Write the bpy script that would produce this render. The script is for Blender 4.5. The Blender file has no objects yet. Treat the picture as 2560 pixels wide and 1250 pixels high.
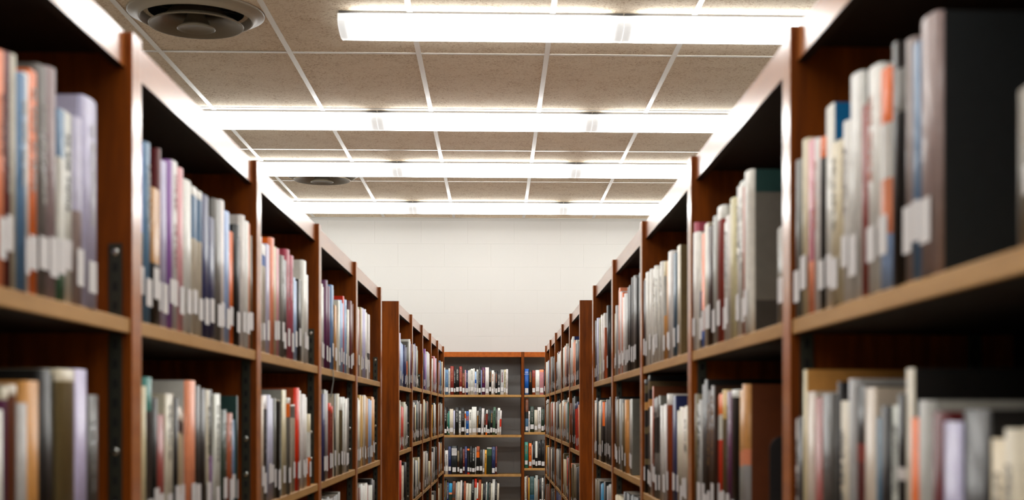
import bpy, math, random
from math import sin, cos, tan, atan, pi, radians
from mathutils import Matrix, Vector

scene = bpy.context.scene
col = scene.collection
random.seed(7)

# ------------------------------------------------------------------ camera
FPX = 3400.0                      # focal length in pixels of the 2560 px frame
YAW = atan(.035)                  # camera turned slightly right of the aisle
HOR = 1033.0                      # horizon row
CX = 1240 + FPX * tan(YAW)
CAMZ = 1.60
cd = bpy.data.cameras.new('camera')
cam = bpy.data.objects.new('camera', cd)
col.objects.link(cam)
cam.location = (0, 0, CAMZ)
cam.rotation_euler = (pi / 2, 0, -YAW)
cd.sensor_width = 36.0
cd.lens = FPX / 2560 * 36.0
cd.shift_x = (1280 - CX) / 2560
cd.shift_y = (HOR - 625) / 2560
cd.clip_start = .05
cd.dof.use_dof = True
cd.dof.focus_distance = 9.6
cd.dof.aperture_fstop = 5.4
scene.camera = cam

# ------------------------------------------------------------------ world, exposure
w = bpy.data.worlds.new('world')
scene.world = w
w.use_nodes = True
w.node_tree.nodes['Background'].inputs[0].default_value = (.55, .5, .45, 1)
w.node_tree.nodes['Background'].inputs[1].default_value = .03
LAMP = 6.2                        # radiance of the tube diffusers
scene.view_settings.view_transform = 'Standard'
scene.view_settings.look = 'None'
scene.view_settings.gamma = 1
scene.view_settings.use_curve_mapping = False
scene.view_settings.exposure = 0.40


def sx_of(px, Y):
    t = (px - CX) / FPX
    return Y * (t * cos(YAW) + sin(YAW)) / (cos(YAW) - t * sin(YAW))


def depth_of(X, Y):
    return X * sin(YAW) + Y * cos(YAW)


def z_of(py, X, Y):
    return (HOR - py) * depth_of(X, Y) / FPX


# ------------------------------------------------------------------ materials
def lin(c):
    return tuple(((v / 255) / 12.92 if v / 255 <= .04045 else ((v / 255 + .055) / 1.055) ** 2.4) for v in c)


def mat(name, rgb, rough=.5, spec=.5, metal=0, coat=0, coat_r=.1):
    m = bpy.data.materials.new(name)
    m.use_nodes = True
    b = m.node_tree.nodes['Principled BSDF']
    b.inputs['Base Color'].default_value = (*lin(rgb), 1)
    b.inputs['Roughness'].default_value = rough
    b.inputs['Specular IOR Level'].default_value = spec
    b.inputs['Metallic'].default_value = metal
    b.inputs['Coat Weight'].default_value = coat
    b.inputs['Coat Roughness'].default_value = coat_r
    return m


def nodes(m):
    return m.node_tree.nodes, m.node_tree.links, m.node_tree.nodes['Principled BSDF']


def wood(name, c1, c2, rough, coat, scale=(1, 1, 1), coat_r=.12, tone=1):
    m = mat(name, c1, rough, .15, 0, coat, coat_r)
    N, L, b = nodes(m)
    g = N.new('ShaderNodeNewGeometry')
    mp = N.new('ShaderNodeMapping')
    mp.inputs['Scale'].default_value = scale
    L.new(g.outputs['Position'], mp.inputs['Vector'])
    n = N.new('ShaderNodeTexNoise')
    n.inputs['Scale'].default_value = 6
    n.inputs['Detail'].default_value = 6
    n.inputs['Roughness'].default_value = .6
    L.new(mp.outputs[0], n.inputs['Vector'])
    n2 = N.new('ShaderNodeTexNoise')
    n2.inputs['Scale'].default_value = 1.6
    n2.inputs['Detail'].default_value = 2
    L.new(g.outputs['Position'], n2.inputs['Vector'])
    ad = N.new('ShaderNodeMath'); ad.operation = 'MULTIPLY_ADD'
    ad.inputs[1].default_value = .7
    L.new(n.outputs[0], ad.inputs[0])
    mu = N.new('ShaderNodeMath'); mu.operation = 'MULTIPLY'
    mu.inputs[1].default_value = .35
    L.new(n2.outputs[0], mu.inputs[0])
    L.new(mu.outputs[0], ad.inputs[2])
    r = N.new('ShaderNodeValToRGB')
    r.color_ramp.elements[0].position = .36
    r.color_ramp.elements[0].color = (*lin(c2), 1)
    r.color_ramp.elements[1].position = .66
    r.color_ramp.elements[1].color = (*lin(c1), 1)
    L.new(ad.outputs[0], r.inputs[0])
    L.new(r.outputs[0], b.inputs['Base Color'])
    bp = N.new('ShaderNodeBump')
    bp.inputs['Strength'].default_value = .06
    bp.inputs['Distance'].default_value = .002
    L.new(n.outputs[0], bp.inputs['Height'])
    L.new(bp.outputs[0], b.inputs['Normal'])
    return m


M = {}
M['panel'] = wood('cherry_veneer', (138, 66, 0), (82, 35, 0), .7, .10, (7, 7, .7), .2)
M['rail'] = wood('cherry_rail', (206, 124, 54), (178, 96, 34), .34, 1.0, (7, .7, 7), .17)
for l_ in list(M['rail'].node_tree.links):
    if l_.to_socket.name == 'Normal': M['rail'].node_tree.links.remove(l_)
M['rail'].node_tree.nodes['Principled BSDF'].inputs['Specular IOR Level'].default_value = .5
M['rail'].node_tree.nodes['Principled BSDF'].inputs['Coat IOR'].default_value = 2.0
M['front'] = wood('front_rail_veneer', (194, 102, 34), (164, 78, 20), .6, .2, (7, .7, 7))
M['backing'] = mat('shade_dark_backing', (22, 11, 5), .8, .1)  # back panel tone deepened: shade of the case interior put into the colour
M['shelf'] = wood('shelf_laminate', (202, 156, 96), (178, 133, 76), .45, .12, (6, .8, 6))
M['under_shade'] = mat('underside_painted_shade', (36, 20, 10), .7, .2)  # bottom faces near black: shade under boards and rails put into the colour
M['steel'] = mat('dark_steel', (62, 62, 52), .42, .5, .5)
M['screw'] = mat('bright_screw', (200, 200, 195), .3, .5, 1)
M['slot'] = mat('slot_black', (10, 10, 9), .8)
M['white_metal'] = mat('white_enamel', (232, 230, 226), .35)
M['grid'] = mat('grid_enamel', (244, 240, 232), .3)
M['vent'] = mat('vent_enamel', (156, 144, 124), .42, .5, 0, .15, .3)
M['cone'] = mat('vent_cone_shaded', (124, 112, 92), .4, .5, 0, .2, .3)  # darker copy of the vent enamel: shade inside the diffuser painted in
M['vent_dark'] = mat('vent_throat', (30, 26, 22), .8)
M['pages'] = mat('page_paper', (214, 204, 184), .8, .2)
M['label'] = mat('label_paper', (226, 222, 222), .5)
M['endcap'] = mat('bookend_steel', (58, 56, 54), .4, .5, .3)
M['blackend'] = mat('bookend_black', (26, 24, 26), .5)
M['ribbon'] = mat('grey_ribbon', (120, 122, 116), .6)
M['carpet'] = mat('carpet', (148, 137, 121), .95, .1)
M['paint'] = mat('wall_paint', (210, 208, 204), .6, .3)
M['mortar'] = mat('painted_joint', (204, 201, 195), .7, .2)


def tile_mat():
    m = mat('mineral_tile', (196, 178, 158), .9, .1)
    N, L, b = nodes(m)
    g = N.new('ShaderNodeNewGeometry')
    mp = N.new('ShaderNodeMapping')
    mp.inputs['Scale'].default_value = (95, 210, 60)
    L.new(g.outputs['Position'], mp.inputs['Vector'])
    wv = N.new('ShaderNodeTexNoise')
    wv.inputs['Scale'].default_value = 1.0
    wv.inputs['Detail'].default_value = 3
    wv.inputs['Distortion'].default_value = 1.2
    L.new(mp.outputs[0], wv.inputs['Vector'])
    n2 = N.new('ShaderNodeTexNoise')
    n2.inputs['Scale'].default_value = 9
    L.new(g.outputs['Position'], n2.inputs['Vector'])
    ad = N.new('ShaderNodeMath'); ad.operation = 'MULTIPLY_ADD'
    ad.inputs[1].default_value = .18
    L.new(n2.outputs[0], ad.inputs[0])
    L.new(wv.outputs[0], ad.inputs[2])
    r = N.new('ShaderNodeValToRGB')
    e = r.color_ramp.elements
    e[0].position = .46; e[0].color = (*lin((184, 150, 108)), 1)
    e[1].position = .52; e[1].color = (*lin((252, 238, 216)), 1)
    L.new(ad.outputs[0], r.inputs[0])
    L.new(r.outputs[0], b.inputs['Base Color'])
    bp = N.new('ShaderNodeBump')
    bp.inputs['Strength'].default_value = .4
    bp.inputs['Distance'].default_value = .002
    L.new(r.outputs[0], bp.inputs['Height'])
    L.new(bp.outputs[0], b.inputs['Normal'])
    return m


M['tile'] = tile_mat()


def paint_bump(m, s=160, d=.0006):
    N, L, b = nodes(m)
    g = N.new('ShaderNodeNewGeometry')
    n = N.new('ShaderNodeTexNoise')
    n.inputs['Scale'].default_value = s
    n.inputs['Detail'].default_value = 3
    L.new(g.outputs['Position'], n.inputs['Vector'])
    bp = N.new('ShaderNodeBump')
    bp.inputs['Strength'].default_value = .5
    bp.inputs['Distance'].default_value = d
    L.new(n.outputs[0], bp.inputs['Height'])
    L.new(bp.outputs[0], b.inputs['Normal'])


paint_bump(M['paint'])
paint_bump(M['carpet'], 300, .003)


def lamp_mat(name, boost, endv):
    m = bpy.data.materials.new(name)
    m.use_nodes = True
    N, L, b = nodes(m)
    b.inputs['Base Color'].default_value = (.85, .85, .84, 1)
    b.inputs['Roughness'].default_value = .3
    tc = N.new('ShaderNodeTexCoord')
    sp = N.new('ShaderNodeSeparateXYZ')
    L.new(tc.outputs['Object'], sp.inputs[0])
    ab = N.new('ShaderNodeMath'); ab.operation = 'ABSOLUTE'
    L.new(sp.outputs['X'], ab.inputs[0])
    mr = N.new('ShaderNodeMapRange')          # the tubes stop short of the ends
    mr.interpolation_type = 'SMOOTHSTEP'
    mr.inputs['From Min'].default_value = .49
    mr.inputs['From Max'].default_value = .588
    mr.inputs['To Min'].default_value = LAMP * boost
    mr.inputs['To Max'].default_value = endv
    L.new(ab.outputs[0], mr.inputs['Value'])
    b.inputs['Emission Color'].default_value = (.985, 1.0, .99, 1)
    L.new(mr.outputs[0], b.inputs['Emission Strength'])
    return m


M['lamp'] = lamp_mat('lit_acrylic_lens', 1, .44)
M['cap'] = mat('glowing_white_plastic', (235, 235, 232), .4)
M['cap'].node_tree.nodes['Principled BSDF'].inputs['Emission Color'].default_value = (1, 1, 1, 1)
M['cap'].node_tree.nodes['Principled BSDF'].inputs['Emission Strength'].default_value = .42
M['lampside'] = lamp_mat('lit_prismatic_side', 1.9, .5)   # wraparound sides throw light up the ceiling


def attr_mat(name, rough, coat, coat_r=.2):
    m = mat(name, (128, 128, 128), rough, .3, 0, coat, coat_r)
    N, L, b = nodes(m)
    a = N.new('ShaderNodeAttribute')
    a.attribute_name = 'Col'
    g = N.new('ShaderNodeNewGeometry')
    n = N.new('ShaderNodeTexNoise')
    n.inputs['Scale'].default_value = 70
    n.inputs['Detail'].default_value = 2
    L.new(g.outputs['Position'], n.inputs['Vector'])
    mr = N.new('ShaderNodeMapRange')
    mr.inputs['To Min'].default_value = .82
    mr.inputs['To Max'].default_value = 1.12
    L.new(n.outputs[0], mr.inputs['Value'])
    mx = N.new('ShaderNodeVectorMath'); mx.operation = 'SCALE'
    L.new(a.outputs['Color'], mx.inputs[0])
    L.new(mr.outputs[0], mx.inputs['Scale'])
    L.new(mx.outputs[0], b.inputs['Base Color'])
    return m


M['cover'] = attr_mat('book_cover', .42, .26, .2)
M['print'] = attr_mat('printed_ink', .5, 0)


# ------------------------------------------------------------------ mesh helpers
class MB:
    def __init__(s):
        s.v = []; s.f = []; s.c = []; s.m = []; s.sm = []

    def face(s, idx, c=(1, 1, 1), m=0, smooth=False):
        s.f.append(tuple(idx)); s.c.append(c); s.m.append(m); s.sm.append(smooth)

    def box(s, x0, x1, y0, y1, z0, z1, c=(1, 1, 1), m=0, mbot=None):
        if x0 > x1: x0, x1 = x1, x0
        b = len(s.v)
        s.v += [(x0, y0, z0), (x1, y0, z0), (x1, y1, z0), (x0, y1, z0), (x0, y0, z1), (x1, y0, z1), (x1, y1, z1), (x0, y1, z1)]
        for k, q in enumerate([(0, 3, 2, 1), (4, 5, 6, 7), (0, 1, 5, 4), (1, 2, 6, 5), (2, 3, 7, 6), (3, 0, 4, 7)]):
            s.face([b + i for i in q], c, mbot if (k == 0 and mbot is not None) else m)

    def bevbox(s, x0, x1, y0, y1, z0, z1, r=.002, axis='y', c=(1, 1, 1), m=0):
        """box whose four long edges along `axis` are chamfered"""
        if x0 > x1: x0, x1 = x1, x0
        if axis == 'y':
            pts = [(x0 + r, z0), (x1 - r, z0), (x1, z0 + r), (x1, z1 - r), (x1 - r, z1), (x0 + r, z1), (x0, z1 - r), (x0, z0 + r)]
            f = lambda p, t: (p[0], t, p[1]); a, e = y0, y1
        elif axis == 'z':
            pts = [(x0 + r, y0), (x1 - r, y0), (x1, y0 + r), (x1, y1 - r), (x1 - r, y1), (x0 + r, y1), (x0, y1 - r), (x0, y0 + r)]
            f = lambda p, t: (p[0], p[1], t); a, e = z0, z1
        else:
            pts = [(y0 + r, z0), (y1 - r, z0), (y1, z0 + r), (y1, z1 - r), (y1 - r, z1), (y0 + r, z1), (y0, z1 - r), (y0, z0 + r)]
            f = lambda p, t: (t, p[0], p[1]); a, e = x0, x1
        b = len(s.v); n = 8
        s.v += [f(p, a) for p in pts] + [f(p, e) for p in pts]
        for i in range(n):
            j = (i + 1) % n
            s.face((b + i, b + j, b + n + j, b + n + i), c, m)
        s.face([b + i for i in range(n)][::-1], c, m)
        s.face([b + n + i for i in range(n)], c, m)

    def lathe(s, prof, n=48, m=0):
        b = len(s.v); k = len(prof)
        for (r, z) in prof:
            for i in range(n):
                a = 2 * pi * i / n
                s.v.append((r * cos(a), r * sin(a), z))
        for j in range(k - 1):
            for i in range(n):
                i2 = (i + 1) % n
                s.face((b + j * n + i, b + j * n + i2, b + (j + 1) * n + i2, b + (j + 1) * n + i), m=m, smooth=True)

    def add(s, o, mtx):
        b = len(s.v)
        s.v += [tuple(mtx @ Vector(p)) for p in o.v]
        for f, c, m, sm in zip(o.f, o.c, o.m, o.sm):
            s.f.append(tuple(b + i for i in f)); s.c.append(c); s.m.append(m); s.sm.append(sm)

    def mesh(s, name, mats, colour=False):
        me = bpy.data.meshes.new(name)
        me.from_pydata(s.v, [], s.f)
        for q in mats: me.materials.append(q)
        me.polygons.foreach_set('material_index', s.m)
        me.polygons.foreach_set('use_smooth', s.sm)
        if colour:
            at = me.color_attributes.new('Col', 'FLOAT_COLOR', 'CORNER')
            flat = []
            for f, c in zip(s.f, s.c):
                flat += [c[0], c[1], c[2], 1.0] * len(f)
            at.data.foreach_set('color', flat)
        me.update()
        return me


def fixn(me):
    import bmesh
    bm = bmesh.new(); bm.from_mesh(me)
    bmesh.ops.recalc_face_normals(bm, faces=bm.faces)
    bm.to_mesh(me); bm.free()
    return me


def link(name, me, parent=None, loc=(0, 0, 0), rz=0.0):
    o = bpy.data.objects.new(name, me)
    col.objects.link(o)
    o.location = loc
    o.rotation_euler = (0, 0, rz)
    if parent: o.parent = parent
    return o


def obj(name, mb, mats, parent=None, loc=(0, 0, 0), rz=0.0, colour=False, fix=False):
    if not isinstance(mats, (list, tuple)): mats = [mats]
    me = mb.mesh(name, mats, colour)
    if fix: fixn(me)
    return link(name, me, parent, loc, rz)


def tag(o, label=None, cat=None, group=None, kind=None):
    if label: o['label'] = label
    if cat: o['category'] = cat
    if group: o['group'] = group
    if kind: o['kind'] = kind
    return o


# ================================================================== room
ZC = CAMZ + 1.71
WY = 11.93
X0R, X1R, Y0R = -4.32, 4.19, -3.2

mb = MB(); mb.box(X0R, X1R, Y0R, WY + .2, -.12, 0)
tag(obj('floor', mb, M['carpet']), kind='structure')


def wall(name, a):
    m_ = MB(); m_.box(*a)
    return tag(obj(name, m_, M['paint']), kind='structure')


wall('wall_left', (X0R - .12, X0R, Y0R, WY, 0, ZC + .3))
wall('wall_right', (X1R, X1R + .12, Y0R, WY, 0, ZC + .3))
wall('wall_front', (X0R - .12, X1R + .12, Y0R - .12, Y0R, 0, ZC + .3))
mb = MB(); mb.box(X0R - .12, X1R + .12, WY, WY + .15, 0, ZC + .3)
wb = tag(obj('wall_back', mb, M['mortar']), kind='structure')
# painted concrete blocks in running bond, joints recessed
BL, BH = .4064, .2027
blk = MB()
g = .0003; d = .0011; c_ = .0012
b0 = len(blk.v)
blk.v += [(g, 0, g), (BL - g, 0, g), (BL - g, 0, BH - g), (g, 0, BH - g),
          (g + c_, -d, g + c_), (BL - g - c_, -d, g + c_), (BL - g - c_, -d, BH - g - c_), (g + c_, -d, BH - g - c_)]
blk.face((4, 5, 6, 7))
for i in range(4):
    blk.face((i, (i + 1) % 4, 4 + (i + 1) % 4, 4 + i))
bme = blk.mesh('block', [M['paint']])
far = MB()
zb = .673 + CAMZ - BH * 11
k = 0
while zb < ZC - .01:
    off = -.45 if (k % 2 == 0) else -.45 + BL / 2
    x = off - BL * 10
    while x < X1R:
        hh = min(BH, ZC - zb)
        if hh > .05 and x > X0R - BL:
            if abs(x + BL / 2) < 2.05 and zb > CAMZ - .9 and hh > BH - .01:
                o = link('block', bme, wb, (x, WY, zb))
            else:
                xa, xb = max(x, X0R), min(x + BL, X1R)
                if xb - xa > .03:
                    far.box(xa + g, xb - g, WY - d, WY - .0003, zb + g, zb + hh - g)
        x += BL
    zb += BH; k += 1
tag(obj('block', far, M['paint'], wb), kind='stuff')

# ---- suspended ceiling
ceil = MB(); ceil.box(X0R - .12, X1R + .12, Y0R - .12, WY + .15, ZC + .24, ZC + .3)
ce = tag(obj('ceiling', ceil, M['backing']), kind='structure')
TW, TL = .609, 1.19
XB = [-.367 + TW * i for i in range(-6, 8)]
XB = [x for x in XB if X0R < x < X1R]
YB = [6.48 + TL * i for i in range(-9, 5)]
YB = [y for y in YB if Y0R < y < WY - .1]
xs = [X0R] + XB + [X1R]
ys = [Y0R] + YB + [WY]
VENTS = [(-1.28, 5.86), (-1.235, 9.71)]
tmesh = {}


def tile_mesh(wx, wy):
    key = (round(wx, 3), round(wy, 3))
    if key not in tmesh:
        t = MB(); t.box(0, wx, 0, wy, 0, .014)
        # a small reveal round the tile edge
        t.box(.012, wx - .012, .012, wy - .012, -.0022, .0001)
        tmesh[key] = t.mesh('ceiling_tile', [M['tile']])
    return tmesh[key]


def holed(x0, x1, y0, y1, cx, cy, r):
    t = MB(); n = 40
    for z in (0, .014):
        for i in range(n):
            a = 2 * pi * i / n
            ca, sa = cos(a), sin(a)
            ts = []
            if ca > 1e-6: ts.append((x1 - cx) / ca)
            if ca < -1e-6: ts.append((x0 - cx) / ca)
            if sa > 1e-6: ts.append((y1 - cy) / sa)
            if sa < -1e-6: ts.append((y0 - cy) / sa)
            q = min(ts)
            t.v.append((cx + q * ca - x0, cy + q * sa - y0, z))
        for i in range(n):
            a = 2 * pi * i / n
            t.v.append((cx + r * cos(a) - x0, cy + r * sin(a) - y0, z))
    for i in range(n):
        j = (i + 1) % n
        t.face((i, n + i, n + j, j))
        t.face((2 * n + i, 2 * n + j, 3 * n + j, 3 * n + i))
        t.face((n + i, 3 * n + i, 3 * n + j, n + j))
        t.face((i, j, 2 * n + j, 2 * n + i))
    # corners left out by the fan
    for (xa, ya) in ((x0, y0), (x1, y0), (x1, y1), (x0, y1)):
        an = math.atan2(ya - cy, xa - cx) % (2 * pi)
        i = int(an / (2 * pi) * n) % n
        b = len(t.v); t.v.append((xa - x0, ya - y0, 0))
        t.face((i, (i + 1) % n, b))
    return t.mesh('ceiling_tile', [M['tile']])


for i in range(len(xs) - 1):
    for j in range(len(ys) - 1):
        xa, xb, ya, yb = xs[i] + .001, xs[i + 1] - .001, ys[j] + .001, ys[j + 1] - .001
        hit = [v for v in VENTS if xa < v[0] < xb and ya < v[1] < yb]
        if hit:
            me = holed(xa, xb, ya, yb, hit[0][0], hit[0][1], .2)
        else:
            me = tile_mesh(xb - xa, yb - ya)
        link('ceiling_tile', me, ce, (xa, ya, ZC + .002 + random.uniform(0, .0012)))


def tee(L_, along):
    t = MB(); hw = .0122
    if along == 'y':
        t.box(-hw, hw, 0, L_, -.003, .0005); t.box(-.002, .002, 0, L_, .0005, .035)
    else:
        t.box(0, L_, -hw, hw, -.0022, .0005); t.box(0, L_, -.002, .002, .0005, .035)
    return t


tme = tee(WY - Y0R, 'y').mesh('grid_bar', [M['grid']])
for x in XB: link('grid_bar', tme, ce, (x, Y0R, ZC))
tme2 = tee(X1R - X0R, 'x').mesh('cross_bar', [M['grid']])
for y in YB: link('cross_bar', tme2, ce, (X0R, y, ZC))
mb = MB(); mb.box(X0R, X1R, WY - .022, WY - .004, ZC - .003, ZC); mb.box(X0R, X1R, WY - .006, WY - .004, ZC - .003, ZC + .02)
tag(obj('trim_1', mb, M['grid']), kind='structure')

# ---- round air diffusers
def lathe_obj(name, prof, m_, parent):
    q = MB(); q.lathe(prof, 64)
    return obj(name, q, m_, parent, fix=True)


def vent(x, y, label):
    t = link('air_diffuser', None, None, (x, y, ZC))
    tag(t, label, 'air vent', 'round ceiling air diffusers')
    lathe_obj('outer_ring', [(.288, .001), (.287, -.006), (.282, -.009), (.264, -.012), (.248, -.021), (.240, -.031), (.236, -.032),
                             (.232, -.028), (.222, -.004), (.208, .03), (.196, .06), (.199, .06), (.212, .03), (.226, 0), (.240, -.024), (.262, -.006), (.28, .001), (.288, .001)], M['vent'], t)
    lathe_obj('middle_cone', [(.199, -.053), (.197, -.058), (.193, -.057), (.176, -.047), (.150, -.036), (.122, -.014), (.10, .02), (.103, .02),
                              (.126, -.010), (.153, -.031), (.178, -.04), (.199, -.053)], M['cone'], t)
    lathe_obj('centre_cone', [(0, -.058), (.04, -.060), (.068, -.066), (.077, -.072), (.080, -.070), (.079, -.066), (.06, -.052), (.040, -.02), (.03, .03), (0, .03)], M['cone'], t)
    lathe_obj('neck', [(.199, .003), (.199, .13), (0, .13), (0, .132), (.201, .132), (.201, .003), (.199, .003)], M['vent_dark'], t)
    q = MB()
    for a in range(4):
        an = a * pi / 2 + .6
        ca, sa = cos(an), sin(an)
        for r0, r1, z in ((.03, .2, .028),):
            b = len(q.v)
            for (r, s_) in ((r0, -.004), (r1, -.004), (r1, .004), (r0, .004)):
                q.v.append((r * ca - s_ * sa, r * sa + s_ * ca, z)); 
            for (r, s_) in ((r0, -.004), (r1, -.004), (r1, .004), (r0, .004)):
                q.v.append((r * ca - s_ * sa, r * sa + s_ * ca, z + .004))
            for f in [(0, 3, 2, 1), (4, 5, 6, 7), (0, 1, 5, 4), (1, 2, 6, 5), (2, 3, 7, 6), (3, 0, 4, 7)]:
                q.face([b + i_ for i_ in f])
    obj('bracket', q, M['vent_dark'], t)


vent(*VENTS[0], 'large round grey air diffuser above the near left bookcases')
vent(*VENTS[1], 'small looking round air diffuser half hidden behind the third light row')

# ---- fluorescent wraparound fixtures
LW = .262
prof = [(0, -.014), (0, -.046), (.012, -.060), (.05, -.072), (.10, -.081), (.131, -.083), (.162, -.081), (.212, -.072), (.25, -.060), (.262, -.046), (.262, -.014)]
dif = MB(); HL = .6066
for sx in (-HL, HL):
    dif.v += [(sx, p[0], p[1]) for p in prof]
n = len(prof)
for i in range(n - 1):
    dif.face((i, i + 1, n + i + 1, n + i), smooth=True, m=1 if i in (0, n - 2) else 0)
dif.face((n - 1, 0, n, 2 * n - 1))
dif_me = fixn(dif.mesh('diffuser', [M['lamp'], M['lampside']]))
hous = MB(); hous.box(-.606, .606, .012, .25, -.014, -.001); hous.box(-.603, .603, .04, .222, -.001, .004)
hous_me = hous.mesh('housing', [mat('housing_shadow_grey', (96, 94, 92), .5)])  # enamel darkened to paint in the shadow line between fixture and ceiling
cap = MB()
cap.v += [(-.0028, p[0], p[1] - .0012 if p[1] < -.02 else p[1]) for p in prof] + [(0, p[0], p[1] - .0012 if p[1] < -.02 else p[1]) for p in prof]
for i in range(n - 1): cap.face((i, i + 1, n + i + 1, n + i))
cap.face((n - 1, 0, n, 2 * n - 1)); cap.face(list(range(n))[::-1]); cap.face([n + i for i in range(n)])
cap_me = fixn(cap.mesh('end_cap', [M['cap']]))
ROWS = [(5.79, 0, 'first light row from the camera'), (7.70, -2, 'second light row'), (9.25, -2, 'third light row'), (10.99, -2, 'fourth light row, nearest the wall'),
        (3.95, -2, ''), (2.2, -2, ''), (.45, -2, ''), (-1.3, -2, '')]
for ri, (Y, k0, nm) in enumerate(ROWS):
    for k in range(k0, 3 if ri else 3):
        xc = -.0625 + 1.22 * k
        t = link('ceiling_light', None, None, (xc, Y, ZC))
        px = 1240 + FPX * xc / Y
        pos = {0: 'middle fixture', -1: 'left fixture', 1: 'right fixture', -2: 'far left fixture', 2: 'far right fixture'}[k]
        if nm:
            if ri == 0: pos = {0: 'left-hand fixture with bare left end', 1: 'second fixture from the left', 2: 'far right fixture'}[k]
            lb = 'white fluorescent %s of the %s' % (pos, nm)
        else:
            lb = 'white fluorescent fixture, %s, %s row nearer than the first' % (pos.replace(' fixture', ''), ['first', 'second', 'third', 'fourth'][ri - 4])
        tag(t, lb, 'ceiling light', 'fluorescent ceiling lights')
        link('diffuser', dif_me, t); link('housing', hous_me, t)
        link('end_cap', cap_me, t, (-HL, 0, 0)); link('end_cap', cap_me, t, (HL + .0028, 0, 0))

# ================================================================== bookcases
HT = CAMZ + .50
DEP = .30
TH = .0195
# run: sign (side), X at Y=5, slope, first upright Y, bay, count, first Y of unit 0 offset
RUNS = {'L1': (-1, -.4583, .0056, 1.8005 - .902, .902, 5), 'R1': (1, .3791, .0003, 1.7394 - .892, .892, 5),
        'L2': (-1, -.4443, .0108, 6.0792, .82, 5), 'R2': (1, .3710, -.0014, 6.0037, .8146, 5)}
SHELF = {}
for b in range(5):
    SHELF['L1', b] = [.124, -.185, -.494, -.80, -1.10, -1.42]
    SHELF['R1', b] = [.121, -.176, -.494, -.80, -1.10, -1.42]
    SHELF['L2', b] = [.137, -.152, -.447, -.745, -1.10, -1.42]
    SHELF['R2', b] = [.138, -.154, -.450, -.745, -1.10, -1.42]
SHELF['L2', 0] = [.124, -.172, -.47, -.78, -1.1, -1.42]
SHELF['L2', 4][2] = -.430
SHELF['R2', 0] = [.130, -.172, -.47, -.78, -1.1, -1.42]
SHELF['R1', 0][1] = -.215
SHELF['R1', 1][1] = -.205
SHELF['R1', 2][1] = -.205
CASENAME = {'L1': 'near left', 'R1': 'near right', 'L2': 'far left', 'R2': 'far right'}
ORD = ['first', 'second', 'third', 'fourth', 'fifth', 'sixth', 'seventh', 'eighth', 'ninth', 'tenth', 'eleventh', 'twelfth', 'thirteenth',
       'fourteenth', 'fifteenth', 'sixteenth', 'seventeenth', 'eighteenth', 'nineteenth', 'twentieth', 'twenty-first', 'twenty-second',
       'twenty-third', 'twenty-fourth', 'twenty-fifth', 'twenty-sixth', 'twenty-seventh', 'twenty-eighth', 'twenty-ninth', 'thirtieth',
       'thirty-first', 'thirty-second', 'thirty-third', 'thirty-fourth', 'thirty-fifth']

std = MB()
H0, H1 = .14, CAMZ + .222
std.box(-.0085, .0085, 0, .0035, H0, H1)
std_me = std.mesh('shelf_standard', [M['steel']])
sl = MB(); zz = H0 + .02
while zz < H1 - .02:
    sl.box(-.0028, .0028, -.0006, 0, zz, zz + .011); zz += .0254
slot_me = sl.mesh('slot', [M['slot']])
sc = MB()
for rr, yy in ((.0048, -.0004), (.003, -.0022)):
    for i in range(10): sc.v.append((rr * cos(pi * i / 5), yy, rr * sin(pi * i / 5)))
for i in range(10):
    j = (i + 1) % 10
    sc.face((i, j, 10 + j, 10 + i), smooth=True)
sc.face([10 + i for i in range(10)])
screw_me = fixn(sc.mesh('screw', [M['screw']]))
SCREWS = (H1 - .011, CAMZ - .05, CAMZ - .12, CAMZ - .42)


def run_x(r, Y):
    s, x5, sl_, *_ = RUNS[r]
    return x5 + sl_ * (Y - 5)


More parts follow.
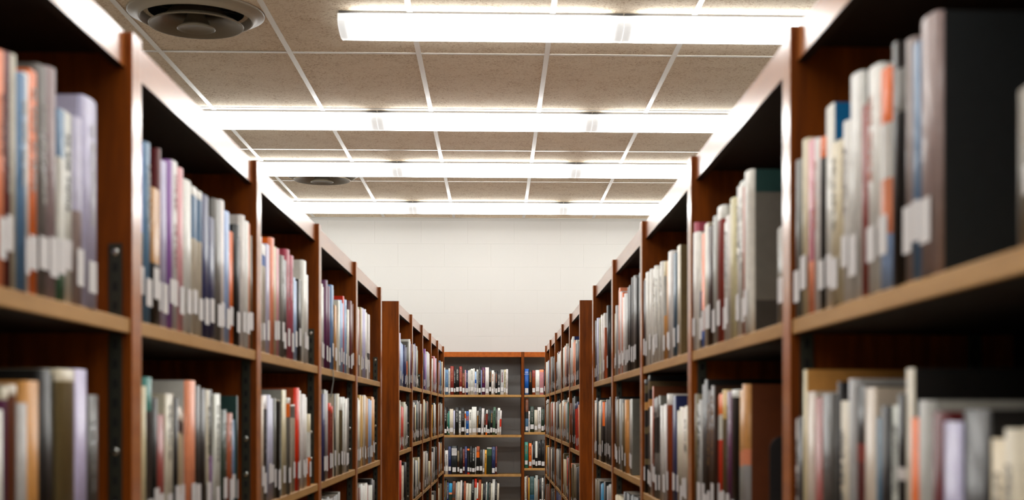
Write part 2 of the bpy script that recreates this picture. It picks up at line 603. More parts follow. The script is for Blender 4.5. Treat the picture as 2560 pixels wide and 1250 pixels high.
def make_case(run, b):
    s, x5, slp, yf, B, n_ = RUNS[run]
    half = .0225
    ya = yf + b * B + half
    yb = yf + (b + 1) * B + half
    first = last = False
    if run in ('L2', 'R2') and b == 0: ya -= half; first = True
    if b == n_ - 1: yb += half; last = True
    W = yb - ya
    t = link('bookcase', None, None, (run_x(run, ya), ya, 0), -atan(slp))
    tag(t, 'cherry wood bookcase bay with pale shelves, %s from the camera in the %s run' % (ORD[b], CASENAME[run]), 'bookcase', '%s run of bookcases' % CASENAME[run])
    # side panels: local x into the case = s*d
    tn = .028 if first else half
    tf = .045 if last else half
    g_ = .0005
    for (y0, y1) in ((g_, tn - g_), (W - tf + g_, W - g_)):
        q = MB(); q.box(s * .0016, s * DEP, y0, y1, 0, HT)
        sp_ = obj('side_panel', q, M['panel'], t)
        q = MB(); q.bevbox(0, s * .0016, y0, y1, 0, HT - .0005, .0005, 'z')
        obj('edge_strip', q, M['rail'], sp_)
    q = MB(); q.bevbox(s * .010, s * .024, tn, W - tf, HT - .047, HT - .0005, .0008, 'y')
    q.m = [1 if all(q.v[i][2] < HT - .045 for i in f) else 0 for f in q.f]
    obj('header_rail', q, [M['rail'], M['under_shade']], t)
    q = MB(); q.box(s * .024, s * (DEP - .008), tn, W - tf, HT - .028, HT - .008, m=0, mbot=1); obj('top_panel', q, [M['panel'], M['under_shade']], t)
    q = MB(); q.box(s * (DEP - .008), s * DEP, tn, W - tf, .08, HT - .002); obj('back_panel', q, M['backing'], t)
    q = MB(); q.box(s * .03, s * .05, tn, W - tf, 0, .10); obj('kick_board', q, M['panel'], t)
    for z in SHELF[run, b]:
        zt = CAMZ + z
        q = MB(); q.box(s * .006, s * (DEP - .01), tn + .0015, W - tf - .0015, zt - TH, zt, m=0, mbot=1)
        sh = obj('shelf', q, [M['shelf'], M['under_shade']], t)
        q = MB(); q.bevbox(s * .003, s * .006, tn + .0015, W - tf - .0015, zt - TH, zt, .0012, 'y'); obj('edge_band', q, M['shelf'], sh)
    # slotted steel standards let into the sides
    for yy, ry in ((W - tf - .0036, 0), (tn + .0036, pi)):
        for dd in (.0215, .24):
            so = link('shelf_standard', std_me, t, (s * dd, yy, 0), ry)
            link('slot', slot_me, so)
            if dd < .1 and ry == 0:
                for zs_ in SCREWS: link('screw', screw_me, so, (0, 0, zs_))
    return t


for r_ in RUNS:
    for b_ in range(RUNS[r_][5]):
        make_case(r_, b_)

# ---- case against the end wall
EY = 11.50
XA = sx_of(1303, EY); XBK = sx_of(1310.5, EY)
EH = CAMZ + z_of(879.5, 0, EY)
EB = .92
ESH = [[z_of(987, 0, EY), z_of(1087.5, 0, EY), z_of(1186, 0, EY), z_of(1286, 0, EY), -1.12, -1.43],
       [z_of(987, 0, EY), z_of(1080.5, 0, EY), z_of(1170.5, 0, EY), z_of(1268, 0, EY), -1.12, -1.43]]
for b_, (xa, xb) in enumerate(((XA - EB + .024, XBK), (XBK, XBK + EB))):
    t = link('bookcase', None, None, (xa, EY, 0))
    tag(t, ['open-backed cherry bookcase against the white end wall, wide left bay with empty shelf ends',
            'open-backed cherry bookcase against the end wall, right bay with blue book'][b_], 'bookcase', 'bookcases against the end wall')
    W = xb - xa
    pan = ((0, .022), (W - .024, W)) if b_ == 0 else ((W - .022, W),)
    for (p0, p1) in pan:
        q = MB(); q.bevbox(p0, p1, 0, .425, 0, EH, .0012, 'z'); obj('side_panel', q, M['panel'], t)
    l0 = .022 if b_ == 0 else 0; l1 = W - .024 if b_ == 0 else W - .022
    q = MB(); q.bevbox(l0, l1, .004, .024, EH - .044, EH - .001, .0012, 'x'); obj('header_rail', q, M['front'], t)
    q = MB(); q.box(l0, l1, .024, .425, EH - .02, EH - .002); obj('top_panel', q, M['panel'], t)
    q = MB(); q.box(l0, l1, .03, .05, 0, .1); obj('kick_board', q, M['panel'], t)
    for z in ESH[b_]:
        zt = CAMZ + z
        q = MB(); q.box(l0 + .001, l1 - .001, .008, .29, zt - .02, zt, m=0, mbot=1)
        sh = obj('shelf', q, [M['shelf'], M['under_shade']], t)
        q = MB(); q.bevbox(l0 + .001, l1 - .001, .0035, .008, zt - .02, zt, .001, 'x'); obj('edge_band', q, M['shelf'], sh)

# ================================================================== books
PAL = {'w': ((226, 223, 216), 'white'), 'g': ((168, 166, 162), 'light grey'), 'G': ((112, 109, 102), 'grey'), 'd': ((66, 62, 58), 'dark grey'),
       'k': ((24, 22, 21), 'black'), 'K': ((34, 38, 40), 'slate black'), 'c': ((216, 200, 162), 'cream'), 't': ((206, 146, 78), 'tan'), 'y': ((240, 172, 48), 'yellow'),
       'Y': ((226, 188, 112), 'pale yellow'), 'o': ((244, 112, 18), 'orange'), 'O': ((164, 74, 34), 'rust'), 'r': ((222, 46, 8), 'red'),
       'R': ((148, 52, 42), 'brick red'), 'm': ((98, 26, 30), 'maroon'), 'M': ((176, 74, 92), 'rose'), 'p': ((226, 160, 168), 'pink'),
       's': ((240, 148, 106), 'salmon'), 'v': ((156, 100, 178), 'violet'), 'V': ((92, 34, 78), 'plum'), 'b': ((20, 92, 180), 'blue'),
       'B': ((34, 42, 92), 'navy'), 'l': ((160, 186, 226), 'pale blue'), 'q': ((92, 130, 168), 'steel blue'), 'Q': ((40, 86, 112), 'petrol blue'),
       'e': ((46, 136, 122), 'teal'), 'E': ((34, 68, 66), 'dark teal'), 'n': ((64, 98, 72), 'green'), 'N': ((38, 58, 44), 'dark green'),
       'a': ((112, 58, 28), 'brown'), 'A': ((56, 32, 18), 'dark brown'), 'u': ((108, 92, 60), 'olive'), 'x': ((196, 192, 220), 'lavender'),
       'h': ((16, 138, 190), 'cyan'), 'z': ((208, 198, 178), 'beige'), 'j': ((156, 136, 134), 'mauve grey'), 'H': ((10, 104, 160), 'azure')}
import re


def segs(code):
    """'o.3w.6k' -> [('o',.3),('w',.6),('k',1)] fractions from the top"""
    out = []
    for m_ in re.finditer(r'([A-Za-z])(\.\d+)?', code):
        out.append((m_.group(1), float(m_.group(2)) if m_.group(2) else 1.0))
    out[-1] = (out[-1][0], 1.0)
    return out


def vary(c, k):
    r = random.Random(k)
    f = r.uniform(.9, 1.08)
    return tuple(max(0, min(1, v * f * r.uniform(.96, 1.04))) for v in lin(c))


def cover_mb(T, h, D, sg, cov, hard, seed):
    q = MB()
    b = .0022 if hard else .0007
    b = min(b, T * .22)
    bul = min(.12 * T + .0006, .004) if hard else min(.05 * T, .0012)
    ns = 5
    out = [(T / 2, D), (T / 2, .006 if hard else .001)]
    for i in range(ns + 1):
        u = 1 - 2 * i / ns
        out.append((u * T / 2 * (.995), -bul * (1 - u * u) - (.0 if hard else 0)))
    out += [(-T / 2, .006 if hard else .001), (-T / 2, D)]
    inn = [(T / 2 - b, D)] + [((1 - 2 * i / ns) * (T / 2 - b), b) for i in range(ns + 1)] + [(-T / 2 + b, D)]
    # same count on both chains
    inn = [inn[0], (T / 2 - b, b + .002)] + inn[1:-1] + [(-T / 2 + b, b + .002), inn[-1]]
    n = len(out)
    lv = [(h, None)]
    zs = [h]; cs = []; cvs = []
    cuts = sorted(set([round(1 - f, 4) for _, f in sg] + [round(1 - f, 4) for _, f in cov] + [0.0]), reverse=True)

    def at(s_, fr):
        for c, f in s_:
            if fr <= f + 1e-6: return c
        return s_[-1][0]
    zprev = 1.0
    for cz in cuts:
        if cz >= zprev - 1e-5: continue
        mid = 1 - (cz + zprev) / 2
        cs.append(vary(PAL[at(sg, mid)][0], seed)); cvs.append(vary(PAL[at(cov, mid)][0], seed))
        zs.append(cz * h); zprev = cz
    for z in zs:
        q.v += [(p[0], p[1], z) for p in out] + [(p[0], p[1], z) for p in inn]
    for l in range(len(zs) - 1):
        a, d_ = l * 2 * n, (l + 1) * 2 * n
        for i in range(n - 1):
            c = cvs[l] if (i == 0 or i == n - 2) else cs[l]
            q.face((a + i, a + i + 1, d_ + i + 1, d_ + i), c, smooth=(1 <= i <= n - 3))
            q.face((a + n + i, d_ + n + i, d_ + n + i + 1, a + n + i + 1), (.6, .55, .48))
        for i in (0, n - 1):
            f = (a + i, d_ + i, d_ + n + i, a + n + i)
            q.face(f if i == 0 else f[::-1], cvs[l])
    e = (len(zs) - 1) * 2 * n
    for i in range(n - 1):
        q.face((i, n + i, n + i + 1, i + 1), cs[0])
        q.face((e + i, e + i + 1, e + n + i + 1, e + n + i), cs[-1])
    return q, bul


STROKES = [((0, 0), (0, 1)), ((0, 0), (1, 0)), ((1, 0), (1, 1)), ((0, 1), (1, 1)), ((0, .5), (1, .5)), ((.5, 0), (.5, 1))]


def title_mb(T, h, bul, ink, seed, z0f=.34, z1f=.93):
    """worn vertical lettering too small to read in the photograph"""
    r = random.Random(seed)
    q = MB(); c = lin(PAL[ink][0])
    yf = -bul - .0006
    wide = min(T * .34, .0085)
    z = h * z1f; cell = wide * .62
    x0 = -wide / 2
    z0f = z0f + r.uniform(0, .22); z1f = z1f - r.uniform(0, .08); z = h * z1f
    ic = lin(PAL[ink][0]); c = tuple(v * .72 for v in ic)
    while z - cell > h * z0f:
        if r.random() < .14:
            z -= cell * 1.1; continue
        st = wide * .13
        for (a, b_) in r.sample(STROKES, 3):
            xa, xb = x0 + a[1] * wide, x0 + b_[1] * wide
            za, zb_ = z - a[0] * cell, z - b_[0] * cell
            xa, xb = min(xa, xb), max(xa, xb); za, zb_ = min(za, zb_), max(za, zb_)
            i = len(q.v)
            q.v += [(xa - st, yf, za - st), (xb + st, yf, za - st), (xb + st, yf, zb_ + st), (xa - st, yf, zb_ + st)]
            q.face((i, i + 1, i + 2, i + 3), c)
        z -= cell * 1.45
    if not q.f: return None
    return q


BOOKS = []
ROWN = {'1': 'top shelf', '2': 'second shelf', '3': 'third shelf', '4': 'fourth shelf'}


def parse(run, bay, row, x0, s_):
    tilt = 0.0; x = x0
    lst = []
    for tok in s_.split(','):
        tok = tok.strip()
        if not tok: continue
        if tok[0] == '@': x = float(tok[1:]); continue
        if tok[0] == '~': tilt = float(tok[1:]); continue
        p = tok.split()
        x1 = float(p[0]); top = float(p[1]); code = p[2]
        ink = None
        if '=' in code: code, ink = code.split('=')
        cv = None
        if '/' in code: code, cv = code.split('/')
        lst.append(dict(run=run, bay=bay, row=row, x0=x, x1=x1, top=top, sg=segs(code), cov=segs(cv) if cv else segs(code), ink=ink, tilt=tilt))
        x = x1
    for i, d in enumerate(lst): d['i'] = i
    BOOKS.extend(lst)


P = parse
# --- near left run (bay 0 nearest)
P('L1', 0, 1, -62, "-30 70 z,-12 110 a,6 128 s=a,22 133 m=w,38 138 z,62 186 q=w,76 183 w,96 178 o=w,120 166 G=w,142 172 j,160 276 q.25w.84n,186 282 w=k,204 296 x.5j,240 250 x=w")
P('L1', 0, 2, -70, "-40 960 k,-18 1010 z,5 1025 w,20 968 z.06V,42 962 z.05a,66 1008 g,100 953 t,148 925 k,190 924 z.06u,220 924 x,248 988 d=g")
P('L1', 1, 1, 345, "360 357 b.5G,375 358 q=w,@377,397 473 t.55k,404 373 m,420 405 x,430 402 v,443 404 w=M,457 422 p,478 453 w,503 474 w.06q.35z,521 490 B,535 545 B,553 502 G,562 502 w,576 530 l,587 580 o,595 563 k,602 590 B,618 543 w,622 560 s,629 590 u")
P('L1', 1, 2, 332, "350 962 z,362 966 c,380 944 e.2d,393 995 k,410 1037 R,430 985 z=d,442 995 k,470 1018 z.1A.2c,488 952 s/w,514 965 k,524 975 z=k,534 975 d.5v,549 985 w=k,566 1025 N=g,580 1033 O=g,590 1050 q,592.5 990 E")
P('L1', 2, 1, 642, "656 590 w,666 612 w.1b.2z,675 612 x,683 596 s/o,690 618 c,698 622 p,707 640 G=w,717 650 k,733 628 M=w,747 697 l,755 700 k,764 653 w,769 688 w")
P('L1', 2, 2, 644, "651 990 s.55y,658 990 z,669 988 w.13k=g,686 988 x,691 996 G,705 1000 u.02k=g,716 975 c/g,729 995 w.06o.2G,739 1012 w.02G.15z,747 970 r/O,762 977 w,772 987 w,777 1035 c.25w.6o")
P('L1', 3, 1, 802, "812 712 w,826 705 V,838 716 q=w,846 765 t,850 752 w,857 752 l,860 741 r,869 752 l=q,873 775 w,885 756 m,889.5 760 a")
P('L1', 3, 2, 802, "804 1000 z,811 985 B,822 975 g,835 1008 r.1R=s,842 985 k/z,849 985 z,858 993 w.17u,867 993 w=g,872 995 G")
P('L1', 3, 3, 803, "818 1245 g,853 1235 G")
P('L1', 4, 1, 893, "895 768 w,901 775 M,906 770 c,912 772 x,921 776 w,925 787 w.6d.7w")
P('L1', 4, 2, 891.5, "900 995 w,909 988 Y,913 988 z,922 990 t,930 998 l,938 992 t")
P('L1', 4, 3, 891.5, "903 1215 a,918 1207 w,923 1210 R,929 1213 w,936 1196 k")
# --- near right run (bay 0 nearest)
P('R1', 0, 1, 1984, "1992 400 g,2007 402 G,2022 350 c,2036 352 p.4M.7s,2047 348 w=s,2060 345 o.12k,2080 265 w/H,2110 358 c=u,2126 305 w=j,2152 188 w/d,2171 265 R,2202 170 w=s,2228 175 o.25w.5s.75l,2240 108 d,2264 178 G.2k,2286 100 j,2304 108 q,2345 45 j/K,@2540,2620 205 u,2700 150 k")
P('R1', 0, 2, 1980, "1996 1048 w=k,2010 1042 k,2018 925 c/t,2038 980 z,2058 995 R.8s,2090 985 d,2097 955 k,2124 1003 z=g,2140 948 g,2163 965 k.25R.33m,2190 970 z,2204 1045 Q,2225 1015 k,2248 1015 w=g,2262 985 k.3w.35k,2282 922 z/k,2303 1045 o,2330 1002 g,2362 1030 m,2407 1055 x,2475 1025 k,2515 1098 c=g,2600 1068 z=g,2680 1040 G")
P('R1', 1, 1, 1729.5, "1736 557 M,1746 583 w,1752 585 z.5B.65k,1760 585 o.85b,1770 560 z,1783 568 A,1793 542 g,1807 518 w.1R,1828 545 w=g,1838 497 c,1858 460 w=g,1864 468 O,1879 430 w/E.14G.8d,@1944,1962 568 u")
P('R1', 1, 2, 1730, "1741 985 u,1755 1000 g=k,1770 950 k,1788 965 A=t,1806 985 o.15w.33r,1815 975 Y.2u,1830 978 V=g,1845 975 w.05k,1866 962 t.4s.5g/a")
P('R1', 2, 1, 1608, "1612 697 z,1617 702 k,1623 682 w,1632 676 w,1641 668 w=z,1656 660 w=g,1665 657 c.15g.55t,1673 652 t,1682 630 w,1690 634 Q,1698 615 z/u")
P('R1', 2, 2, 1609, "1624 940 k.05u.12k.2t.27k.42u.48k.7u.75k,1631 1016 w,1634 966 O/a,1650 990 G.2k.55G=k,1668 1011 w,1675 985 w.1O,1690 990 B,1706 1018 z,1725 1015 z")
P('R1', 3, 1, 1534, "1537 785 c,1543 766 g,1549 722 s,1553 730 w,1558 733 o,1565 736 w,1570 738 g,1577 716 k,1583 696 d,1588 690 G,1603 688 k")
P('R1', 3, 2, 1535, "1541 992 k,1547 999 u,1553 998 g,1562 1008 u,1568 1000 t,1581 998 g/G")
P('R1', 3, 3, 1536, "1560 1240 c,1598 1233 k")
P('R1', 4, 1, 1485, "1491 803 d,1496 797 x,1503 790 z=v,1510 786 w,1513 820 O,@1517,~-6.5,1525 764 k,~0,@1530")
P('R1', 4, 2, 1485, "1488 1001 w,1491 1008 t,1495 995 k,1503 1001 z=k,1506 1003 k,1510 1005 o.4k,1519 999 k,1527 993 k=d")
P('R1', 4, 3, 1485, "1498 1198 u,1500 1203 k,1507 1207 h,1514 1202 k,1520 1215 g,1527 1210 g.2p")
# --- far left run
P('L2', 0, 1, 999, "1000.5 833 x,1012 858 l,1017 864 B,1021 868 k.35o.7w,1024 855 G,1027 849 w,1029.3 860 V")
P('L2', 0, 2, 999, "1001 1001 z,1005 1012 z,1011.5 1016 r,1014 1005 z,1018 1011 g")
P('L2', 0, 3, 999, "1006 1150 r,1012 1163 z,1015 1155 k")
P('L2', 1, 1, 1033, "1036 862 w,1038 862 x,1041 860 B,1043 866 w,1047 873 n")
P('L2', 1, 2, 1033, "1034.5 1005 g,1037 1006 w.12a,1039 1012 c,1043 1008 E,1047 1001 g,1050 1002 A,1053 1010 z,1056 1010 a")
P('L2', 1, 3, 1033, "1035.5 1145 z,1038 1150 k,1042 1150 w,1045 1152 q,1048 1143 c,1050 1145 k")
P('L2', 2, 1, 1060, "1062 882 B,1065 873 v,1067 886 x,1070 880 w,1073.5 882 w")
P('L2', 2, 2, 1060, "1063 999 c,1065 1005 E,1067 1010 G,1071 1003 a")
P('L2', 2, 3, 1060, "1061 1130 z,1063 1131 k,1067 1128 g,1069 1133 w,1072 1128 k,1075 1152 c")
P('L2', 3, 1, 1081, "1083 897 w,1085 893 R,1089 892 p,1092 897 x")
P('L2', 3, 2, 1081, "1083.5 1012 y,1086 1008 k,1090 1008 w")
P('L2', 3, 3, 1081, "1083 1130 w,1085 1120 k,1088 1118 w,1091 1116 k")
P('L2', 3, 4, 1081, "1084 1236 z,1090 1228 d")
P('L2', 4, 1, 1096, "1098 906 V,1099.5 907 s,1103 903 q,1105 908 k,1107 905 c")
P('L2', 4, 2, 1096, "1097 1010 z,1099 1011 c,1101 1012 a,1106 1007 g")
P('L2', 4, 3, 1096, "1097.2 1107 R,1099 1106 w,1101.5 1106 k,1103.5 1108 t,1106 1105 G")
P('L2', 4, 4, 1096, "1098 1220 c,1105 1210 u")
# --- far right run
P('R2', 0, 1, 1426, "1428 870 g,1431 846 w,1433 842 w/B,1437 852 s,1440 851 w,1447 856 k")
P('R2', 0, 2, 1426, "1429 1008 a,1438 992 k,1444.5 1005 B.12r,1447.5 1012 s")
P('R2', 0, 3, 1426, "1430 1158 o.1k,1440 1160 u,1447 1165 k")
P('R2', 1, 1, 1406, "1408.5 870 w,1412 866 w,1415 868 s,1417 860 z,1420.5 868 m,1422.5 862 G")
P('R2', 1, 2, 1406, "1408.5 1000 w,1411 1012 a,1414 1005 t,1418 1006 g,1422.5 994 w.1e")
P('R2', 1, 3, 1406, "1409 1133 u,1414 1148 c,1418 1140 k,1421 1144 r,1422.5 1146 k")
P('R2', 2, 1, 1390, "1392.5 905 k,1394.5 883 w,1397 880 V,1401 882 w,1403.3 878 w")
P('R2', 2, 2, 1390, "1394 1003 g,1399 999 k,1403.3 1007 c")
P('R2', 2, 3, 1390, "1394 1122 g,1396.5 1125 z,1403 1125 d")
P('R2', 2, 4, 1390, "1402 1230 B")
P('R2', 3, 1, 1376, "1378.5 893 g,1381 892 G,1387.3 893 k")
P('R2', 3, 2, 1376, "1379 1005 w,1382 1008 O,1387 1005 w")
P('R2', 3, 3, 1376, "1378 1118 G,1381 1120 z,1387 1120 k")
P('R2', 3, 4, 1376, "1384 1225 k")
P('R2', 4, 1, 1364, "1366 908 s,1369 904 w,1371.5 903 w,1373 900 q")
P('R2', 4, 2, 1364, "1366 1008 k,1370 999 w.1k.13w,1373 1002 u")
P('R2', 4, 3, 1364, "1368.5 1113 y,1371 1117 G,1373 1118 z")
P('R2', 4, 4, 1364, "1367 1210 G,1372.5 1215 a")
# --- case against the end wall
P('E', 0, 1, 1097, "1103 920 k,1108.3 924 z,1113 919 w,1121 924 q=l,1125.5 921 w=g,1134.5 915.5 R=s,1139 925 k=w,1148 919 k=w,1155.5 916 R=s,1162 933 a=t,1165 925 p,1170 926 B=w,1174 926 w,1177 924 w,1183 922 w=z,1187 921 w,1191 929 l.35b.5x,1196 924 w=k,1202 916 k=g,1204.5 925 l,1213 919 V=t,1222.5 918.5 w,~.8,1228 919 k=t,1234.5 926 w=s,1237.5 930 g,1243.5 927 k=s,1250.5 929 k.75E=w,1259.5 924 g.9w=M,1264 924 c=k,1269.5 923 w=z")
P('E', 0, 2, 1097, "1103 1022 m,1107.5 1020 k,1110.5 1026 w=k,1117 1018 k=w,1120.5 1033 n,1124 1028 e,1133.5 1022.5 z,1137.5 1026 x,1147 1018 k=w,1152.5 1027 w=k,1161.5 1019 k=g,1165 1028 w.1o.3w,1172 1028 b.2M.4b=l,1179.5 1024 w=g,1191.5 1017 w,~2,1194 1027 w.2t,1202 1017 k=g,1209 1021 w,1213.5 1028 k=s,1217.5 1025 w.15R.6w.9o,1222.5 1022 k,1224.5 1025 E,1231 1025 k=Y,1237.5 1018 n=N,1242 1022 k=g,1248.5 1020 w=x,1252.5 1026 w.35r.75w")
P('E', 0, 3, 1097, "1102 1120 g,1106 1118 k,1109.5 1115 s.5o,1112.5 1122 d=w,1120.5 1126 w=g,1128 1116 B=q,1143 1115 K,1148.5 1127 u.45A,1157 1118 k,1162 1122 m=s,1168 1116 B=x,1174 1122 o.07k.93r=d,~1,1179 1116 k=g,1187 1120 k=w,1190 1118 g,1198 1116 O.2o.4k,1206 1124 k,1211 1124 g,1216 1125 y=A,1229 1119 g.05n.3N,1237.5 1117 B=q,1242 1116 m=s")
P('E', 0, 4, 1097, "1105 1200 w,~1.5,1111 1199 k.5q,1115.5 1201 u,1120.5 1206 B=w,1129 1208 h.3s.36N.7h.75R,1137.5 1203 a.4d.5a,1140.5 1207 g,1149 1204 z,1154 1201 w,1158 1206 k,1163 1203 O,1170 1208 z,1177 1209 z,1184 1197 k=w,1190.5 1197 r.25w,1194 1207 w.5r,1201.5 1199 O,1205.5 1209 c,1213 1208 k,1216.5 1205 w=k,1220 1208 E,1225.5 1205 d=g,1229 1208 z,1236 1198 w,1241 1203 k=g,1246.5 1208 z")
P('E', 1, 1, 1311.3, "1322 922 b,1330 925 k=t,1338.5 926 R.3O,1349 925 w,1359.5 924 s.1p,1370 922 k,1380 920 w")
P('E', 1, 2, 1313, "1321 996 a.4K.6q,1325 1028 w=R,1335.5 1016 N=g,1344 1025 z,1353 1018 w=z,1360 1022 N=g,1370 1018 k")
P('E', 1, 3, 1311.3, "1320 1105 e=t,@1322,1329 1108 o=k,1332 1112 g,1338 1103 k,1344 1103 w.62k,1353 1103 k=d,1362 1100 k=d,1372 1104 w")
P('E', 1, 4, 1311.3, "1314 1192 w,1317 1190 z=a,1321 1189 a,1324 1194 y,1336 1191 E.6Q,1338 1195 z,1345 1188 g,1348 1198 a,1354 1195 k,1359 1195 w=k,1370 1190 k")

SPH = .0065


def place(d):
    """world position, rotation and size of a book from where its spine shows"""
    run = d['run']
    if run == 'E':
        Yp = EY + .012
        xa, xb = sx_of(d['x0'], Yp), sx_of(d['x1'], Yp)
        mid = (xa + xb) / 2
        zs = CAMZ + ESH[d['bay']][d['row'] - 1]
        h = CAMZ + z_of(d['top'], mid, Yp) - zs
        return (mid, Yp, zs), 0.0, abs(xb - xa), h
    s, x5, slp, *_ = RUNS[run]

    def yy(px):
        t = (px - CX) / FPX
        A = cos(YAW) - t * sin(YAW)
        C_ = x5 - 5 * slp + s * SPH
        return C_ * A / ((t * cos(YAW) + sin(YAW)) - slp * A)
    ya, yb = yy(d['x0']), yy(d['x1'])
    _, _, _, yf, B, n_ = RUNS[run]
    lo = yf + d['bay'] * B + .0225 + (.006 if (run in ('L2', 'R2') and d['bay'] == 0) else .0225) + .0055
    hi = yf + (d['bay'] + 1) * B - .0055
    lo_, hi_ = min(ya, yb), max(ya, yb)
    w_ = min(hi_ - lo_, hi - lo)
    if lo_ < lo: lo_ = lo; hi_ = max(hi_, lo + w_ * .6)
    if hi_ > hi: hi_ = hi; lo_ = min(lo_, hi - w_ * .6)
    ya, yb = lo_, hi_
    ym = (ya + yb) / 2
    X = run_x(run, ym) + s * SPH
    zs = CAMZ + SHELF[run, d['bay']][d['row'] - 1]
    h = CAMZ + z_of(d['top'], X, ym) - zs
    return (X, ym, zs), (pi / 2 if s < 0 else -pi / 2) - atan(slp), abs(yb - ya), h


OUT = []
for d in BOOKS:
    loc, rz, T, h = place(d)
    if d['run'] != 'E' and d['tilt']: T = min(T, .036)
    k = 1 if (d['run'] == 'E' or T < .062) else math.ceil(T / .058)
    ax = Matrix.Rotation(rz, 3, 'Z') @ Vector((1, 0, 0))
    rr = random.Random(int(d['x0'] * 7 + d['top']))
    tall = 0 if d['run'][0] == 'L' else k - 1      # the nearest volume of a matching set keeps the measured top
    for j in range(k):
        e = dict(d)
        e['loc'] = tuple(Vector(loc) + ax * (((j + .5) / k - .5) * T))
        e['rz'] = rz; e['T'] = T / k; e['h'] = h if j == tall else h * (1 - rr.uniform(.004, .04))
        e['x0'] = d['x0'] + (d['x1'] - d['x0']) * j / k; e['x1'] = d['x0'] + (d['x1'] - d['x0']) * (j + 1) / k
        e['key'] = (d['run'], d['bay'], d['row'], d['x1'])
        e['rec'] = 0 if j == tall else rr.uniform(0, .006)
        OUT.append(e)
BOOKS = OUT
CN = {}
for n_, d in enumerate(BOOKS):
    q_ = (d['run'], d['bay'], d['row']); d['i'] = CN.get(q_, 0); CN[q_] = d['i'] + 1
    d['area'] = max(0, min(d['x1'], 2560) - max(d['x0'], 0)) * max(0, 1250 - d['top'] if d['top'] > 1190 else min(1250 - d['top'], FPX * d['h'] / d['loc'][1]))
    d['n'] = n_

NMAX = 300
order = sorted(BOOKS, key=lambda d: -d['area'])
for i, d in enumerate(order): d['solo'] = i < NMAX


def word(d):
    best = {}; p = 0
    for c, f in d['sg']:
        best[c] = best.get(c, 0) + f - p; p = f
    m_ = sorted(best.items(), key=lambda kv: -kv[1])
    w1 = PAL[m_[0][0]][1]
    if len(m_) > 1 and m_[1][1] >= .12 and m_[1][0] != m_[0][0]:
        return w1 + ' and ' + PAL[m_[1][0]][1]
    return w1


ALL = MB()
CNT = {}
for d in BOOKS:
    T = max(.0028, d['T'] - .0010); h = d['h']
    rnd = random.Random(d['n'] * 13 + 5)
    h = max(.09, min(h, .305))
    if d['run'] != 'E':
        lim = (.478 if d['row'] == 1 else SHELF[d['run'], d['bay']][d['row'] - 2] - TH - .004) - SHELF[d['run'], d['bay']][d['row'] - 1]
    else:
        lim = (z_of(879.5, 0, EY) - .03 if d['row'] == 1 else ESH[d['bay']][d['row'] - 2] - .024) - ESH[d['bay']][d['row'] - 1]
    h = min(h, lim)
    D = max(.12, min(.72 * h + rnd.uniform(-.012, .01), .235))
    hard = rnd.random() < .6 and T > .008
    cv, bul = cover_mb(T, h, D, d['sg'], d['cov'], hard, d['n'])
    b = min(.0022 if hard else .0007, T * .22)
    pg = MB()
    if T - 2 * b > .0008:
        pg.box(-T / 2 + b + .0001, T / 2 - b - .0001, b + .0005, D - .004, .003 if hard else .0006, h - (.003 if hard else .0012), c=lin((214, 204, 184)))
    lb = MB()
    lw = min(T * (.8 if d['run'] == 'E' else .97), .03)
    z0 = rnd.uniform(.012, .033); z1 = z0 + rnd.uniform(.032, .042)
    if d['run'] in ('L1', 'R1'): z0 += .006; z1 += .008
    z1 = min(z1, h * .5)
    has = rnd.random() < .95
    ytop = -bul - .0004
    if has:
        lb.box(-lw / 2, lw / 2, ytop, ytop + .0003, z0, z1, c=lin((228, 224, 222)))
    ti = title_mb(T, h, bul, d['ink'], d['n']) if d['ink'] else None
    sx = rnd.uniform(-.0015, .003) if T > .006 else 0
    loc = Vector(d['loc'])
    R = Matrix.Rotation(d['rz'], 4, 'Z')
    loc += R @ Vector((0, sx + d['rec'], 0))
    tl = radians(d['tilt'])
    lift = abs(sin(tl)) * T / 2
    if tl: loc.z += lift
    loc.z += .0003
    RR = R @ Matrix.Rotation(tl, 4, 'Y')
    if d['solo']:
        o = link('book', fixn(cv.mesh('book', [M['cover']], True)))
        o.matrix_world = Matrix.Translation(loc) @ RR
        loc_name = {'E': ('end wall bookcase, %s' % ['left bay', 'right bay'][d['bay'] if d['run'] == 'E' else 0])}.get(d['run'])
        if d['run'] == 'E':
            where = '%s, end-wall %s bay' % (ROWN[str(d['row'])], ['left', 'right'][d['bay']])
        else:
            where = '%s, %s bay, %s run' % (ROWN[str(d['row'])], ORD[d['bay']], CASENAME[d['run']])
        size = 'thin ' if T < .014 else ('thick ' if T > .034 else '')
        if d['tilt'] < -3: size += 'leaning '
        tag(o, '%s%s book, %s from left, %s' % (size, word(d), ORD[d['i']], where), 'book',
            'books on the %s of the %s' % (ROWN[str(d['row'])], ('end-wall bookcase, %s bay' % ['left', 'right'][d['bay']]) if d['run'] == 'E' else '%s run, %s bay' % (CASENAME[d['run']], ORD[d['bay']])))
        if pg.f: link('pages', pg.mesh('pages', [M['pages']]), o)
        if has: link('call_label', lb.mesh('call_label', [M['label']]), o)
        if ti: link('title', ti.mesh('title', [M['print']], True), o)
        d['o'] = o; d['bul'] = bul
    else:
        mm = Matrix.Translation(loc) @ RR
        ALL.add(cv, mm)
        for q in (pg, lb, ti):
            if q and q.f: ALL.add(q, mm)
st = obj('distant_books', ALL, M['cover'], colour=True, fix=True)
tag(st, 'narrow distant books filling the shelves of the far runs', 'books', kind='stuff')


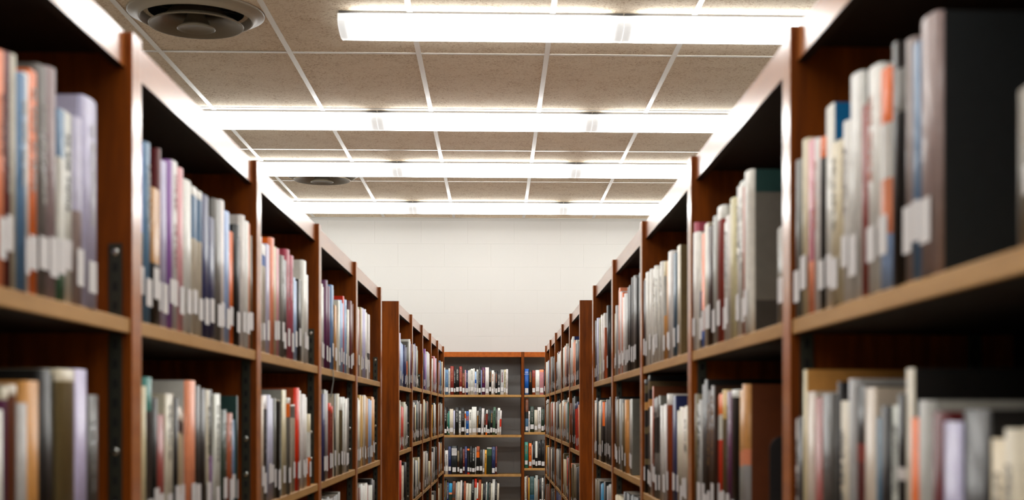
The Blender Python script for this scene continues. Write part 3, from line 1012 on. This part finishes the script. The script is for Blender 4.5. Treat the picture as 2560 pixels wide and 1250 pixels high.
# ---- lettering that can be read at all: printed word shapes on three books
def text_on(d, s_, size, x, z, colr, rot=0.0, name='title'):
    cu = bpy.data.curves.new('t', 'FONT'); cu.body = s_; cu.size = size; cu.extrude = .0001
    cu.align_x = 'CENTER'; cu.align_y = 'CENTER'
    to = bpy.data.objects.new('t', cu); col.objects.link(to)
    bpy.context.view_layer.update()
    me = bpy.data.meshes.new_from_object(to.evaluated_get(bpy.context.evaluated_depsgraph_get()))
    bpy.data.objects.remove(to); bpy.data.curves.remove(cu)
    me.name = name
    me.materials.clear(); me.materials.append(colr)
    o = bpy.data.objects.new(name, me); col.objects.link(o)
    o.parent = d['o']
    o.matrix_local = Matrix.Translation((x, -d['bul'] - .0008, z)) @ Matrix.Rotation(rot, 4, 'Y') @ Matrix.Rotation(pi / 2, 4, 'X')
    return o


inkw = mat('white_ink', (226, 226, 226), .5); inkk = mat('black_ink', (26, 24, 24), .5)
for d in BOOKS:
    if 'o' not in d: continue
    key = d['key']
    if key == ('E', 1, 1, 1322):
        text_on(d, 'NINA', .0125, 0, d['h'] - .030, inkw); text_on(d, 'NOVAS', .0125, 0, d['h'] - .047, inkw)
        text_on(d, 'PRESS', .009, 0, .012, inkw)
    if key == ('R1', 2, 2, 1725) and d['rec'] == 0:
        for i, ch in enumerate('OSW'):
            text_on(d, ch, .028, 0, d['h'] - .038 - .024 * i, inkk, 0)
    if key == ('E', 0, 3, 1143):      # pasted title slip on a wide slate spine
        q = MB(); q.box(-.021, .022, -d['bul'] - .0007, -d['bul'] - .0003, d['h'] - .08, d['h'] - .02)
        sp_ = obj('title_slip', q, M['label'], d['o'])
        for i, ln in enumerate(('ESSAYS ON', 'THE WORKS', 'AND LIFE')):
            text_on(d, ln, .0072, 0, d['h'] - .034 - .012 * i, inkk, name='title_line')

# ---- bookends
def bookend(X, Y, Z, rz, h, wd, m_, label, D=.1):
    q = MB(); r = .02; n = 6
    pts = [(0, 0), (wd, 0)] + [(wd - r + r * cos(a), h - r + r * sin(a)) for a in [i * pi / 2 / n for i in range(n + 1)]] + \
          [(r + r * cos(a), h - r + r * sin(a)) for a in [pi / 2 + i * pi / 2 / n for i in range(n + 1)]]
    k = len(pts)
    q.v += [(0, p[0], p[1]) for p in pts] + [(.0016, p[0], p[1]) for p in pts]
    q.face(list(range(k))); q.face([k + i for i in range(k)][::-1])
    for i in range(k): q.face((i, (i + 1) % k, k + (i + 1) % k, k + i))
    o = obj('bookend', q, m_, None, (X, Y, Z + .0004), rz, fix=True)
    q = MB(); q.box(-.09, 0, .01, wd - .01, 0, .0012); obj('foot_plate', q, m_, o)
    return tag(o, label, 'bookend', 'metal bookends')


for row, px, hh in ((1, 1271.5, .145), (2, 1255.5, .150), (3, 1244.5, .147), (4, 1249.5, .15)):
    Yp = EY + .02
    bookend(sx_of(px, Yp), Yp, CAMZ + ESH[0][row - 1], 0, hh, .1, M['endcap'],
            'grey metal bookend closing the %s, end-wall left bay' % ROWN[str(row)])
# black bookend standing free on the near right second shelf
zz = CAMZ + SHELF['R1', 1][1]
bookend(run_x('R1', 1.95) + .012, 1.93, zz, -pi / 2, .172, .13, M['blackend'], 'tall black metal bookend on the second shelf beside the brown book')

# ---- grey ribbon hanging over a shelf edge in the near left run
q = MB(); pts = []
xr = run_x('L1', 3.93)
zt = CAMZ + .124
Yr = 3.90
path = [(xr - .02, zt + .0012, .007), (xr - .001, zt + .0012, .007), (xr + .001, zt - .010, .008), (xr + .0015, zt - .03, .010), (xr - .002, zt - .052, .016), (xr - .006, zt - .078, .026)]
for (x, z, w_) in path: q.v += [(x, Yr - w_ / 2, z), (x, Yr + w_ / 2, z), (x - .0012, Yr + w_ / 2, z - .0002), (x - .0012, Yr - w_ / 2, z - .0002)]
for i in range(len(path) - 1):
    a = 4 * i
    for k in range(4): q.face((a + k, a + (k + 1) % 4, a + 4 + (k + 1) % 4, a + 4 + k))
q.face((0, 1, 2, 3)); q.face((4 * len(path) - 4, 4 * len(path) - 3, 4 * len(path) - 2, 4 * len(path) - 1))
tag(obj('ribbon', q, M['ribbon'], fix=True), 'thin grey ribbon hanging over the top shelf edge, near left run', 'ribbon')
print('books', len(BOOKS), 'objects', len(bpy.data.objects))
